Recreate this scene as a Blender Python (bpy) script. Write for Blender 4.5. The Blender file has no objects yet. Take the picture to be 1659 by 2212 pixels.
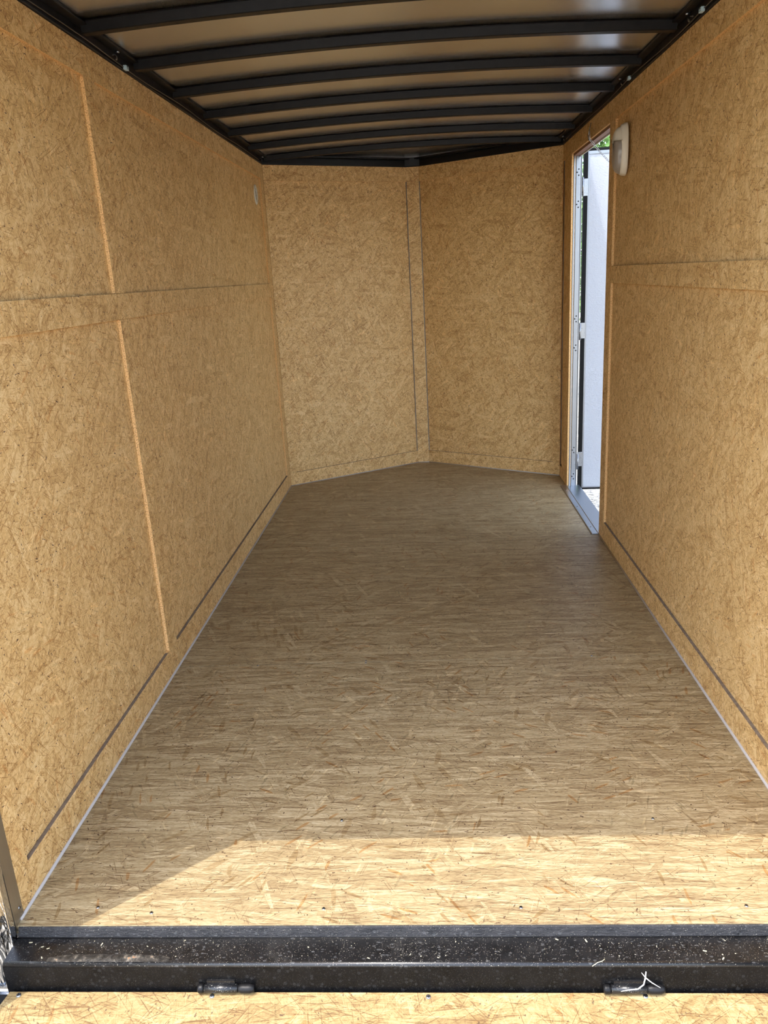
import bpy, bmesh, math, random
from mathutils import Vector, Matrix

random.seed(7)
S = bpy.context.scene
C = S.collection

# ------------------------------------------------------------------ camera
cam_d = bpy.data.cameras.new('camera')
cam = bpy.data.objects.new('camera', cam_d)
C.objects.link(cam)
S.camera = cam
cam.location = (0.0, 0.0, 1.4996)
# columns: camera axes (right, down, forward) expressed in world space
RIGHT = Vector((0.99734126, 0.04932814, -0.05363897))
DOWN = Vector((-0.03684636, -0.29368776, -0.955191))
FWD = Vector((-0.0628709, 0.9546278, -0.29108936))
cam.rotation_euler = Matrix((RIGHT, -DOWN, -FWD)).transposed().to_euler()
cam_d.sensor_fit = 'VERTICAL'
cam_d.sensor_height = 36.0
cam_d.lens = 36.0 * 1674.0 / 2212.0
cam_d.clip_start = 0.02
cam_d.clip_end = 200

# ------------------------------------------------------------------ light
w = bpy.data.worlds.new('sky')
S.world = w
w.use_nodes = True
wn = w.node_tree.nodes
wl = w.node_tree.links
wn.clear()
sky = wn.new('ShaderNodeTexSky')
sky.sky_type = 'NISHITA'
sky.sun_disc = False
sky.sun_elevation = math.radians(68)
sky.sun_rotation = math.radians(230)
sky.air_density = 1.0
sky.dust_density = 2.0
hs = wn.new('ShaderNodeHueSaturation')
hs.inputs['Saturation'].default_value = 0.70
bg = wn.new('ShaderNodeBackground')
bg.inputs['Strength'].default_value = 0.84
wo = wn.new('ShaderNodeOutputWorld')
wl.new(sky.outputs[0], hs.inputs['Color'])
wl.new(hs.outputs[0], bg.inputs['Color'])
wl.new(bg.outputs[0], wo.inputs['Surface'])

SUN_DIR = Vector((0.24, 0.2125, -1.0)).normalized()
sun_d = bpy.data.lights.new('sun', 'SUN')
sun_d.energy = 4.0
sun_d.angle = math.radians(0.22)
sun_d.color = (1.0, 0.95, 0.87)
sun = bpy.data.objects.new('sun', sun_d)
C.objects.link(sun)
sun.location = (-3, -2, 12)
sun.rotation_euler = SUN_DIR.to_track_quat('-Z', 'Y').to_euler()

S.view_settings.view_transform = 'Standard'
S.view_settings.look = 'None'
S.view_settings.gamma = 1.0
S.view_settings.use_curve_mapping = False
S.view_settings.exposure = 0.22
S.cycles.max_bounces = 7
S.cycles.diffuse_bounces = 5
S.cycles.glossy_bounces = 3
S.cycles.use_adaptive_sampling = True
S.cycles.adaptive_threshold = 0.08
S.cycles.adaptive_min_samples = 12
S.cycles.caustics_reflective = False
S.cycles.caustics_refractive = False

# ------------------------------------------------------------------ materials


class NT:
    """small node-tree writer"""

    def __init__(self, name):
        self.m = bpy.data.materials.new(name)
        self.m.use_nodes = True
        self.n = self.m.node_tree.nodes
        self.l = self.m.node_tree.links
        self.n.clear()
        self.out = self.n.new('ShaderNodeOutputMaterial')
        self.b = self.n.new('ShaderNodeBsdfPrincipled')
        self.l.new(self.b.outputs[0], self.out.inputs[0])

    def put(self, sock, v):
        if isinstance(v, bpy.types.NodeSocket):
            self.l.new(v, sock)
        elif v is not None:
            sock.default_value = v

    def node(self, t, ins=None, **kw):
        n = self.n.new(t)
        for k, v in kw.items():
            setattr(n, k, v)
        for k, v in (ins or {}).items():
            self.put(n.inputs[k], v)
        return n

    def math(self, op, a, b=0.0, c=None, clamp=False):
        n = self.node('ShaderNodeMath', operation=op, use_clamp=clamp)
        self.put(n.inputs[0], a)
        self.put(n.inputs[1], b)
        if c is not None:
            self.put(n.inputs[2], c)
        return n.outputs[0]

    def mix(self, f, a, b, blend='MIX'):
        n = self.node('ShaderNodeMix', data_type='RGBA', blend_type=blend)
        self.put(n.inputs[0], f)
        for i, v in ((6, a), (7, b)):
            if isinstance(v, (tuple, list)):
                v = (*v[:3], 1.0)
            self.put(n.inputs[i], v)
        return n.outputs[2]

    def fmix(self, f, a, b):
        n = self.node('ShaderNodeMix', data_type='FLOAT')
        self.put(n.inputs[0], f)
        self.put(n.inputs[2], a)
        self.put(n.inputs[3], b)
        return n.outputs[0]

    def ramp(self, f, stops, interp='LINEAR'):
        n = self.node('ShaderNodeValToRGB')
        n.color_ramp.interpolation = interp
        e = n.color_ramp.elements
        while len(e) < len(stops):
            e.new(0.5)
        for el, (p, c) in zip(e, stops):
            el.position = p
            el.color = (*c, 1.0) if len(c) == 3 else c
        self.put(n.inputs[0], f)
        return n.outputs[0]

    def mapping(self, v, loc=(0, 0, 0), rot=(0, 0, 0), sc=(1, 1, 1)):
        n = self.node('ShaderNodeMapping', {'Vector': v, 'Location': loc, 'Rotation': rot, 'Scale': sc})
        return n.outputs[0]

    def noise(self, v, scale, detail=2.0, rough=0.5, dist=0.0):
        n = self.node('ShaderNodeTexNoise', {'Vector': v, 'Scale': scale, 'Detail': detail,
                                             'Roughness': rough, 'Distortion': dist})
        return n.outputs[0]

    def bump(self, h, strength, dist):
        n = self.node('ShaderNodeBump', {'Height': h, 'Strength': strength, 'Distance': dist})
        self.l.new(n.outputs[0], self.b.inputs['Normal'])

    def set(self, **kw):
        for k, v in kw.items():
            k = k.replace('_', ' ')
            if isinstance(v, (tuple, list)) and len(v) == 3:
                v = (*v, 1.0)
            self.put(self.b.inputs[k], v)
        return self


def osb(name, dark, mid, light, angles, contrast=1.0, slivers=None, speck=1.0, rough=0.5, spec=0.35, fine=1.0,
        aligned=False, stray=1.0):
    """oriented strand board: overlapping flat strands, grain slivers in patches, bark specks. UVs are in metres."""
    t = NT(name)
    uv = t.node('ShaderNodeUVMap').outputs[0]

    def warp(v, sc, amt, det=1.0):
        n = t.node('ShaderNodeTexNoise', {'Vector': v, 'Scale': sc, 'Detail': det}).outputs[1]
        n = t.node('ShaderNodeVectorMath', {0: n, 1: (0.5, 0.5, 0.5)}, operation='SUBTRACT').outputs[0]
        n = t.node('ShaderNodeVectorMath', {0: n, 'Scale': amt}, operation='SCALE').outputs[0]
        return t.node('ShaderNodeVectorMath', {0: v, 1: n}, operation='ADD').outputs[0]

    p = warp(uv, 5.0, 0.016)
    tone = t.math('ADD', t.math('MULTIPLY', t.noise(uv, 4.0, 3.0), 0.5), 0.25)
    for i, (a, ln, wd, cover) in enumerate(angles):
        r = t.mapping(p, loc=(3.1 * i, 1.7 * i, 0), rot=(0, 0, a))
        s = t.mapping(r, sc=(1.0 / ln, 1.0 / wd, 1.0))
        v = t.node('ShaderNodeTexVoronoi', {'Vector': s, 'Scale': 1.0, 'Randomness': 1.0},
                   voronoi_dimensions='2D', feature='F1')
        sep = t.node('ShaderNodeSeparateColor', {0: v.outputs['Color']})
        gr = t.noise(t.mapping(r, sc=(7.0, 330.0, 1.0)), 1.0, 2.0, 0.65)
        ti = t.fmix(0.62, t.math('ADD', t.math('MULTIPLY', sep.outputs[0], 0.9), 0.05), gr)
        m = t.math('GREATER_THAN', sep.outputs[1], 1.0 - cover)
        tone = t.fmix(m, tone, ti)
    # soft grain in small patches, each patch with its own direction
    q = warp(uv, 30.0, 0.006)
    s_ = t.mapping(q, sc=(12.0, 55.0, 1.0) if aligned else (34.0, 34.0, 1.0))
    v = t.node('ShaderNodeTexVoronoi', {'Vector': s_, 'Scale': 1.0, 'Randomness': 1.0},
               voronoi_dimensions='2D', feature='F1')
    sep = t.node('ShaderNodeSeparateColor', {0: v.outputs['Color']})
    ang = t.math('MULTIPLY', t.math('SUBTRACT', sep.outputs[0], 0.5), 0.5 if aligned else 3.2)
    rn = t.node('ShaderNodeVectorRotate', {'Vector': q, 'Angle': ang}, rotation_type='Z_AXIS')
    nn = t.noise(t.mapping(rn.outputs[0], sc=(45.0, 380.0, 1.0)), 1.0, 2.0, 0.6)
    tone = t.math('ADD', tone, t.math('MULTIPLY', t.math('SUBTRACT', nn, 0.5), 0.55 * fine))
    # fine mottling
    mo = t.noise(t.mapping(uv, sc=(60.0, 150.0, 1.0) if aligned else (95.0, 95.0, 1.0)), 1.0, 3.0, 0.7)
    tone = t.math('ADD', tone, t.math('MULTIPLY', t.math('SUBTRACT', mo, 0.5), 0.75 * fine))
    # straight crisp slivers crossing each other
    for k, (a, ln, wd, cover) in enumerate(slivers):
        r = t.mapping(p, loc=(2.3 * k + 1, 5.1 * k, 0), rot=(0, 0, a))
        v = t.node('ShaderNodeTexVoronoi', {'Vector': t.mapping(r, sc=(1.0 / ln, 1.0 / (wd * 0.62), 1.0)), 'Scale': 1.0,
                                            'Randomness': 1.0}, voronoi_dimensions='2D', feature='F1')
        sep = t.node('ShaderNodeSeparateColor', {0: v.outputs['Color']})
        on = t.math('MULTIPLY', t.math('GREATER_THAN', sep.outputs[1], 1.0 - cover),
                    t.math('LESS_THAN', v.outputs['Distance'], 0.52))
        # a third of them pale, the others dark, of random strength
        amp = t.math('SUBTRACT', t.math('MULTIPLY', sep.outputs[0], 0.72), 0.46)
        tone = t.math('ADD', tone, t.math('MULTIPLY', on, t.math('MULTIPLY', amp, fine)))
    tone = t.math('ADD', t.math('MULTIPLY', t.math('SUBTRACT', tone, 0.5), contrast), 0.5, clamp=True)
    col = t.ramp(tone, [(0.0, dark), (0.5, mid), (1.0, light)])
    dr = t.noise(uv, 1.6, 2.0)
    col = t.mix(t.math('MULTIPLY', dr, 0.35), col, t.mix(1.0, col, (1.0, 0.90, 0.76), 'MULTIPLY'))
    # stray strands lying on top at any angle: pale, tan, reddish, grey
    for k, (base_sc, sx, sy, dens, tints) in enumerate((
            (2.3, 9.0, 44.0, 0.90, ((1.22, 1.22, 1.22), (.80, .74, .66))),
            (3.7, 14.0, 90.0, 0.93, ((.86, .64, .46), (.70, .62, .52))),
            (3.1, 20.0, 120.0, 0.93, ((.74, .75, .74), (1.25, 1.25, 1.22))))):
        q = warp(t.mapping(uv, loc=(11.0 + k * 3, 6.0, 0)), 9.0, 0.02)
        v0 = t.node('ShaderNodeTexVoronoi', {'Vector': q, 'Scale': base_sc}, voronoi_dimensions='2D', feature='F1')
        s0 = t.node('ShaderNodeSeparateColor', {0: v0.outputs['Color']})
        rn = t.node('ShaderNodeVectorRotate', {'Vector': q, 'Angle': t.math('MULTIPLY', s0.outputs[0], 3.14)},
                    rotation_type='Z_AXIS').outputs[0]
        v = t.node('ShaderNodeTexVoronoi', {'Vector': t.mapping(rn, sc=(sx, sy, 1.0)), 'Scale': 1.0},
                   voronoi_dimensions='2D', feature='F1')
        sep = t.node('ShaderNodeSeparateColor', {0: v.outputs['Color']})
        gr = t.noise(t.mapping(rn, sc=(8.0, 420.0, 1.0)), 1.0, 1.0)
        m = t.math('MULTIPLY', t.math('GREATER_THAN', sep.outputs[1], dens),
                   t.math('LESS_THAN', t.math('ADD', v.outputs['Distance'], t.math('MULTIPLY', gr, 0.35)), 0.56))
        pick = t.math('GREATER_THAN', sep.outputs[2], 0.5)
        tint = t.mix(pick, tints[0], tints[1])
        amt = t.math('ADD', t.math('MULTIPLY', gr, 0.5), 0.30)
        col = t.mix(t.math('MULTIPLY', m, t.math('MULTIPLY', amt, stray)), col, t.mix(1.0, col, tint, 'MULTIPLY'))
    # bark specks: irregular, sparse, of many sizes
    q = warp(uv, 160.0, 0.008, 2.0)
    for k, (sc, st, dens, rad) in enumerate(((48.0, 3.4, 0.93, 0.24), (110.0, 1.8, 0.90, 0.26), (24.0, 5.0, 0.965, 0.15))):
        v0 = t.node('ShaderNodeTexVoronoi', {'Vector': t.mapping(q, loc=(k * 5.0, 1.0, 0)), 'Scale': 6.0},
                    voronoi_dimensions='2D', feature='F1')
        s0 = t.node('ShaderNodeSeparateColor', {0: v0.outputs['Color']})
        rn = t.node('ShaderNodeVectorRotate', {'Vector': t.mapping(q, loc=(k * 5.0, 1.0, 0)),
                                               'Angle': t.math('MULTIPLY', s0.outputs[0], 6.28)}, rotation_type='Z_AXIS')
        v = t.node('ShaderNodeTexVoronoi', {'Vector': t.mapping(rn.outputs[0], sc=(sc, sc * st, 1.0)), 'Scale': 1.0,
                                            'Randomness': 1.0}, voronoi_dimensions='2D', feature='F1')
        sep = t.node('ShaderNodeSeparateColor', {0: v.outputs['Color']})
        on = t.math('GREATER_THAN', sep.outputs[2], dens)
        rr = t.math('MULTIPLY', t.math('MULTIPLY', sep.outputs[1], sep.outputs[1]), rad * 1.3)
        d = t.math('LESS_THAN', v.outputs['Distance'], rr)
        m = t.math('MULTIPLY', t.math('MULTIPLY', on, d), 0.95 * speck)
        col = t.mix(m, col, (0.060, 0.028, 0.016))
    t.set(Base_Color=col, Roughness=t.fmix(tone, rough + 0.08, rough - 0.05), Specular_IOR_Level=spec)
    t.bump(t.noise(t.mapping(uv, sc=(60.0, 200.0, 1.0)), 1.0, 1.0), 0.18, 0.0015)
    return t.m


WALL_ANG = [(0.35, .070, .013, .50), (-0.7, .07, .012, .40), (1.25, .06, .011, .35), (2.2, .09, .018, .22),
            (0.05, .12, .022, .12)]
FLOOR_ANG = [(0.03, .22, .018, .8), (-0.10, .20, .020, .50), (0.18, .18, .017, .35), (-0.75, .14, .018, .12),
             (1.15, .12, .018, .07), (0.0, .20, .012, .30)]
RAMP_ANG = [(0.06, .14, .016, .7), (-0.5, .12, .016, .35), (0.75, .10, .015, .25), (1.35, .12, .018, .15),
            (-0.12, .18, .020, .35)]
WALL_SL = [(0.15, .040, .0030, .13), (0.62, .055, .0024, .12), (1.10, .035, .0026, .13), (1.62, .045, .0022, .11),
           (2.05, .030, .0028, .13), (2.50, .060, .0026, .12), (2.90, .040, .0024, .12), (-.45, .11, .0036, .05),
           (0.95, .12, .0034, .045)]
FLOOR_SL = [(0.02, .090, .0032, .22), (-0.07, .11, .0026, .20), (0.12, .080, .0036, .18), (-0.2, .070, .0028, .13),
            (0.35, .060, .0030, .08), (-0.65, .060, .0026, .04), (1.05, .055, .0028, .025), (-1.3, .045, .0028, .018)]
RAMP_SL = [(0.05, .080, .0034, .20), (-0.12, .10, .0030, .17), (0.3, .060, .0036, .14), (-0.5, .070, .0030, .11),
           (0.8, .060, .0032, .09), (-1.0, .060, .0028, .08), (1.35, .055, .0030, .07)]
M = {}
M['osb_wall'] = osb('osb_wall', (.31, .158, .049), (.680, .452, .192), (.850, .660, .370), WALL_ANG, 0.95, WALL_SL)
M['osb_strip'] = osb('osb_strip', (.31, .158, .049), (.670, .443, .186), (.840, .650, .360), WALL_ANG, 1.0, WALL_SL)
M['osb_floor'] = osb('osb_floor', (.135, .084, .042), (.302, .230, .122), (.495, .412, .262), FLOOR_ANG, 1.05, FLOOR_SL,
                     0.9, rough=0.42, spec=0.45, fine=0.9, aligned=True, stray=1.7)
M['osb_ramp'] = osb('osb_ramp', (.13, .070, .025), (.280, .198, .084), (.410, .320, .170), RAMP_ANG, 1.1, RAMP_SL,
                    0.8, fine=0.9, stray=1.3)

t = NT('osb_cut_edge')
uv = t.node('ShaderNodeUVMap').outputs[0]
n1 = t.noise(t.mapping(uv, sc=(220, 220, 1)), 1.0, 3, 0.7)
t.set(Base_Color=t.ramp(n1, [(0.30, (.16, .07, .02)), (0.5, (.76, .46, .19)), (0.75, (.90, .64, .33))]), Roughness=0.8)
t.bump(n1, 0.5, 0.002)
M['osb_edge'] = t.m

t = NT('dusty_ledge')
uv = t.node('ShaderNodeUVMap').outputs[0]
n1 = t.noise(uv, 60, 3)
t.set(Base_Color=t.ramp(n1, [(0.3, (.13, .095, .065)), (0.7, (.22, .17, .125))]), Roughness=0.9)
M['dust'] = t.m


def black_paint(name, base=0.006, rough=0.28, flecks=0.0, bumpy=0.0, spec=0.5):
    t = NT(name)
    co = t.node('ShaderNodeTexCoord').outputs['Object']
    n1 = t.noise(co, 30, 3)
    col = t.ramp(n1, [(0.3, (base, base, base * 1.1)), (0.75, (base * 2.2, base * 2.1, base * 2.2))])
    rg = t.fmix(n1, rough - 0.08, rough + 0.12)
    if flecks:
        # dust grains, dried drops and a dust film
        zone = t.noise(co, 5.0, 3)
        m = None
        for sc, rad, thr in ((240.0, 0.27, 1.13), (480.0, 0.32, 1.02)):
            v = t.node('ShaderNodeTexVoronoi', {'Vector': co, 'Scale': sc}, feature='F1')
            s = t.node('ShaderNodeSeparateColor', {0: v.outputs['Color']})
            d = t.math('LESS_THAN', v.outputs['Distance'], t.math('MULTIPLY', s.outputs[0], rad))
            o = t.math('GREATER_THAN', s.outputs[1], t.math('SUBTRACT', thr, zone))
            k = t.math('MULTIPLY', d, o)
            m = k if m is None else t.math('MAXIMUM', m, k)
        col = t.mix(t.math('MULTIPLY', m, 0.62 * flecks), col, (.50, .46, .38))
        v2 = t.node('ShaderNodeTexVoronoi', {'Vector': t.mapping(co, sc=(90, 190, 90)), 'Scale': 1.0}, feature='F1')
        s2 = t.node('ShaderNodeSeparateColor', {0: v2.outputs['Color']})
        d2 = t.math('LESS_THAN', v2.outputs['Distance'], t.math('MULTIPLY', s2.outputs[0], 0.45))
        o2 = t.math('GREATER_THAN', s2.outputs[1], 0.62)
        col = t.mix(t.math('MULTIPLY', t.math('MULTIPLY', d2, o2), 0.13 * flecks), col, (.45, .45, .45))
        film = t.math('MULTIPLY', t.math('SUBTRACT', t.noise(co, 9.0, 5, 0.7), 0.60), 0.6 * flecks, clamp=True)
        col = t.mix(film, col, (.30, .28, .25))
        rg = t.math('ADD', rg, t.math('MULTIPLY', t.math('ADD', m, film), 0.5), clamp=True)
    t.set(Base_Color=col, Roughness=rg, Specular_IOR_Level=spec)
    if flecks and not bumpy:
        t.b.inputs['Coat Weight'].default_value = 0.3 if spec > 0.3 else 0.05
        t.b.inputs['Coat Roughness'].default_value = 0.27
    if bumpy:
        t.bump(t.noise(t.mapping(co, sc=(60, 160, 160)), 1.0, 4, 0.7), bumpy, 0.004)
    return t.m


M['black_steel'] = black_paint('black_painted_steel', 0.004, 0.40, spec=0.25)
M['black_bow'] = black_paint('black_painted_bow', 0.004, 0.42, spec=0.22)
M['black_sill'] = black_paint('black_painted_sill', 0.005, 0.30, flecks=0.7, spec=0.4)
M['black_face'] = black_paint('black_painted_sill_face', 0.003, 0.36, flecks=0.18, spec=0.12)
M['black_rough'] = black_paint('black_painted_deck_edge', 0.016, 0.50, flecks=0.5, bumpy=0.9, spec=0.3)
M['black_rubber'] = NT('black_rubber').set(Base_Color=(.004, .004, .004), Roughness=0.6, Specular_IOR_Level=0.15).m
M['black_plastic'] = NT('black_plastic').set(Base_Color=(.010, .010, .011), Roughness=0.4).m


def metal(name, col, rough, bump=0.0, sc=(4, 4, 300), metallic=1.0):
    t = NT(name)
    co = t.node('ShaderNodeTexCoord').outputs['Object']
    n1 = t.noise(t.mapping(co, sc=sc), 1.0, 3, 0.6)
    t.set(Base_Color=t.mix(n1, tuple(c * 0.88 for c in col), col), Metallic=metallic,
          Roughness=t.fmix(n1, rough * 0.8, rough * 1.2))
    if bump:
        t.bump(n1, bump, 0.002)
    return t.m


M['aluminium'] = metal('mill_aluminium', (.27, .285, .31), 0.34, sc=(200, 200, 3))
M['aluminium_sill'] = metal('sill_aluminium', (.42, .46, .52), 0.30, sc=(200, 3, 200))
M['zinc'] = metal('zinc_plated', (.30, .315, .34), 0.28, sc=(60, 60, 60))
M['brushed'] = metal('brushed_stainless', (.52, .50, .47), 0.30, sc=(160, 160, 2))
M['wire_zinc'] = metal('chain_zinc', (.36, .36, .35), 0.30, sc=(60, 60, 60))

t = NT('polished_stainless')
co = t.node('ShaderNodeTexCoord').outputs['Object']
n1 = t.noise(t.mapping(co, sc=(26, 26, 9)), 1.0, 3, 0.55, 0.6)
t.set(Base_Color=(.78, .77, .76), Metallic=1.0, Roughness=0.04)
t.bump(n1, 0.45, 0.02)
M['polished'] = t.m

t = NT('roof_sheet_metal')
co = t.node('ShaderNodeTexCoord').outputs['Object']
n1 = t.noise(t.mapping(co, sc=(1.2, 3, 1)), 1.0, 2)
t.set(Base_Color=t.mix(n1, (.50, .515, .535), (.57, .585, .60)), Metallic=0.85, Roughness=0.22)
t.bump(n1, 0.12, 0.02)
M['roof_sheet'] = t.m

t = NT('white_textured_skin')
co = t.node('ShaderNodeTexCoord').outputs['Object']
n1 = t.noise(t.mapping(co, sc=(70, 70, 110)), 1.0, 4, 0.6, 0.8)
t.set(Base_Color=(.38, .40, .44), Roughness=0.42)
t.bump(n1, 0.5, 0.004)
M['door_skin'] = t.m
M['white_frame'] = NT('white_coated_frame').set(Base_Color=(.80, .82, .84), Roughness=0.35).m
M['white_body'] = NT('white_exterior').set(Base_Color=(.80, .80, .80), Roughness=0.3).m
M['caulk'] = NT('pale_sealant').set(Base_Color=(.38, .345, .315), Roughness=0.5).m
M['lamp_white'] = NT('ivory_plastic').set(Base_Color=(.74, .69, .58), Roughness=0.3).m
M['lamp_lens'] = NT('frosted_lens').set(Base_Color=(.30, .265, .23), Roughness=0.16).m
M['vent_plastic'] = NT('pale_vent_plastic').set(Base_Color=(.66, .66, .58), Roughness=0.4).m
M['vent_dark'] = NT('vent_slot').set(Base_Color=(.12, .11, .09), Roughness=0.6).m
M['clip_plastic'] = NT('pale_blue_clip').set(Base_Color=(.42, .58, .66), Roughness=0.35).m
M['wire'] = NT('thin_cable_sheath').set(Base_Color=(.06, .045, .03), Roughness=0.4).m
M['fibre'] = NT('white_fibre').set(Base_Color=(.72, .71, .68), Roughness=0.9).m
M['shaving'] = NT('pale_wood_shaving').set(Base_Color=(.52, .46, .30), Roughness=0.8).m
M['brown_edge'] = NT('brown_header_edge').set(Base_Color=(.20, .105, .065), Roughness=0.6).m

t = NT('rusty_weld')
co = t.node('ShaderNodeTexCoord').outputs['Object']
n1 = t.noise(co, 60, 4, 0.7)
t.set(Base_Color=t.ramp(n1, [(0.40, (.012, .011, .010)), (0.56, (.045, .040, .034)), (0.66, (.16, .14, .11)),
                             (0.72, (.34, .14, .05))]), Roughness=0.4)
t.bump(n1, 0.6, 0.003)
M['weld'] = t.m

t = NT('gravel_ground')
co = t.node('ShaderNodeTexCoord').outputs['Object']
v = t.node('ShaderNodeTexVoronoi', {'Vector': co, 'Scale': 42.0}, feature='F1')
s = t.node('ShaderNodeSeparateColor', {0: v.outputs['Color']})
big = t.noise(co, 1.3, 3)
col = t.ramp(s.outputs[0], [(0.0, (.34, .31, .26)), (0.5, (.55, .50, .42)), (1.0, (.72, .67, .58))])
col = t.mix(t.math('MULTIPLY', big, 0.4), col, (.46, .40, .31))
col = t.mix(t.math('MULTIPLY', t.math('SUBTRACT', v.outputs['Distance'], 0.45), 1.6, clamp=True), col, (.12, .11, .10))
t.set(Base_Color=col, Roughness=0.9)
t.bump(t.math('SUBTRACT', 1.0, v.outputs['Distance']), 0.8, 0.02)
M['gravel'] = t.m

t = NT('gravel_stone')
oi = t.node('ShaderNodeTexCoord').outputs['Object']
v = t.noise(oi, 25, 2)
t.set(Base_Color=t.ramp(v, [(0.3, (.30, .28, .24)), (0.5, (.52, .49, .43)), (0.7, (.68, .64, .56))]), Roughness=0.85)
M['stone'] = t.m

t = NT('green_leaf')
oi = t.node('ShaderNodeTexCoord').outputs['Object']
v = t.noise(oi, 9, 2)
t.set(Base_Color=t.ramp(v, [(0.3, (.055, .14, .025)), (0.55, (.13, .27, .045)), (0.75, (.28, .42, .10))]), Roughness=0.5)
M['leaf'] = t.m
t = NT('bark')
oi = t.node('ShaderNodeTexCoord').outputs['Object']
v = t.noise(t.mapping(oi, sc=(12, 12, 3)), 1.0, 4)
t.set(Base_Color=t.ramp(v, [(0.3, (.05, .035, .025)), (0.7, (.16, .12, .09))]), Roughness=0.9)
M['bark'] = t.m

# ------------------------------------------------------------------ mesh helpers


class MB:
    """collects geometry, then becomes ONE mesh object"""

    def __init__(self):
        self.v = []
        self.f = []
        self.mi = []
        self.sm = []

    def add(self, vs, fs, mi=0, smooth=False):
        o = len(self.v)
        self.v += [tuple(x) for x in vs]
        for k, f in enumerate(fs):
            self.f.append([i + o for i in f])
            self.mi.append(mi[k] if isinstance(mi, (list, tuple)) else mi)
            self.sm.append(smooth)
        return self

    def box(self, a, b, mi=0, mat=None):
        x0, y0, z0 = a
        x1, y1, z1 = b
        vs = [Vector(p) for p in ((x0, y0, z0), (x1, y0, z0), (x1, y1, z0), (x0, y1, z0),
                                  (x0, y0, z1), (x1, y0, z1), (x1, y1, z1), (x0, y1, z1))]
        if mat is not None:
            vs = [mat @ p for p in vs]
        # order of faces: bottom, top, -y, +x, +y, -x
        return self.add(vs, [(0, 3, 2, 1), (4, 5, 6, 7), (0, 1, 5, 4), (1, 2, 6, 5), (2, 3, 7, 6), (3, 0, 4, 7)], mi)

    def tube(self, pts, r, n=8, mi=0, closed=False):
        pts = [Vector(p) for p in pts]
        N = len(pts)
        vs = []
        up = None
        for i, p in enumerate(pts):
            if closed:
                d = pts[(i + 1) % N] - pts[i - 1]
            else:
                d = pts[min(i + 1, N - 1)] - pts[max(i - 1, 0)]
            d.normalize()
            if up is None:
                up = d.orthogonal().normalized()
            else:
                up = (up - d * up.dot(d)).normalized()
            sd = d.cross(up)
            rr = r[i] if isinstance(r, (list, tuple)) else r
            for k in range(n):
                a = 2 * math.pi * k / n
                vs.append(p + (up * math.cos(a) + sd * math.sin(a)) * rr)
        fs = []
        for i in range(N if closed else N - 1):
            j = (i + 1) % N
            for k in range(n):
                k2 = (k + 1) % n
                fs.append((i * n + k, i * n + k2, j * n + k2, j * n + k))
        if not closed:
            fs.append(tuple(range(n))[::-1])
            fs.append(tuple((N - 1) * n + k for k in range(n)))
        return self.add(vs, fs, mi, True)

    def prism(self, prof, x0, x1, mi=0, axis='x', caps=True):
        """extrude a closed (a, b) outline along an axis"""
        n = len(prof)
        vs = []
        for x in (x0, x1):
            for a, b in prof:
                vs.append({'x': (x, a, b), 'y': (a, x, b), 'z': (a, b, x)}[axis])
        fs = [(i, (i + 1) % n, n + (i + 1) % n, n + i) for i in range(n)]
        m = list(mi) if isinstance(mi, (list, tuple)) else [mi] * n
        if caps:
            fs += [tuple(range(n))[::-1], tuple(range(n, 2 * n))]
            m += [m[0], m[0]]
        return self.add(vs, fs, m)

    def build(self, name, mats, parent=None, bevel=0.0, uvoff=True, segs=2, smooth=None):
        me = bpy.data.meshes.new(name)
        me.from_pydata(self.v, [], self.f)
        if not isinstance(mats, (list, tuple)):
            mats = [mats]
        for m in mats:
            me.materials.append(M[m])
        for p, k, s in zip(me.polygons, self.mi, self.sm):
            p.material_index = min(k, len(mats) - 1)
            p.use_smooth = s
        bm = bmesh.new()
        bm.from_mesh(me)
        bmesh.ops.recalc_face_normals(bm, faces=bm.faces)
        ul = bm.loops.layers.uv.new('UVMap')
        ou, ov = (random.uniform(0, 20), random.uniform(0, 20)) if uvoff else (0, 0)
        for f in bm.faces:
            nn = f.normal
            for lp in f.loops:
                c = lp.vert.co
                if abs(nn.z) > 0.7:
                    u_, v_ = c.x, c.y
                else:
                    tx = Vector((-nn.y, nn.x, 0))
                    if tx.length < 1e-6:
                        tx = Vector((1, 0, 0))
                    tx.normalize()
                    u_, v_ = c.dot(tx), c.z
                lp[ul].uv = (u_ + ou, v_ + ov)
        bm.to_mesh(me)
        bm.free()
        o = bpy.data.objects.new(name, me)
        C.objects.link(o)
        if parent is not None:
            o.parent = parent
        if bevel:
            b = o.modifiers.new('bevel', 'BEVEL')
            b.width = bevel
            b.segments = segs
            b.limit_method = 'ANGLE'
        return o


def struct(o):
    o['kind'] = 'structure'
    return o


def tag(o, label, cat, group=None, kind=None):
    o['label'] = label
    o['category'] = cat
    if group:
        o['group'] = group
    if kind:
        o['kind'] = kind
    return o


def empty(name, loc=(0, 0, 0), rz=0.0):
    o = bpy.data.objects.new(name, None)
    o.empty_display_size = 0.05
    o.location = loc
    o.rotation_euler = (0, 0, rz)
    C.objects.link(o)
    return o


def dup(root, loc, label=None, rot=None):
    r = root.copy()
    C.objects.link(r)
    r.location = loc
    if rot is not None:
        r.rotation_euler = rot
    if label:
        r['label'] = label
    for ch in list(root.children):
        c = ch.copy()
        C.objects.link(c)
        c.parent = r
        for g in list(ch.children):
            d = g.copy()
            C.objects.link(d)
            d.parent = c
    return r


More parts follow.
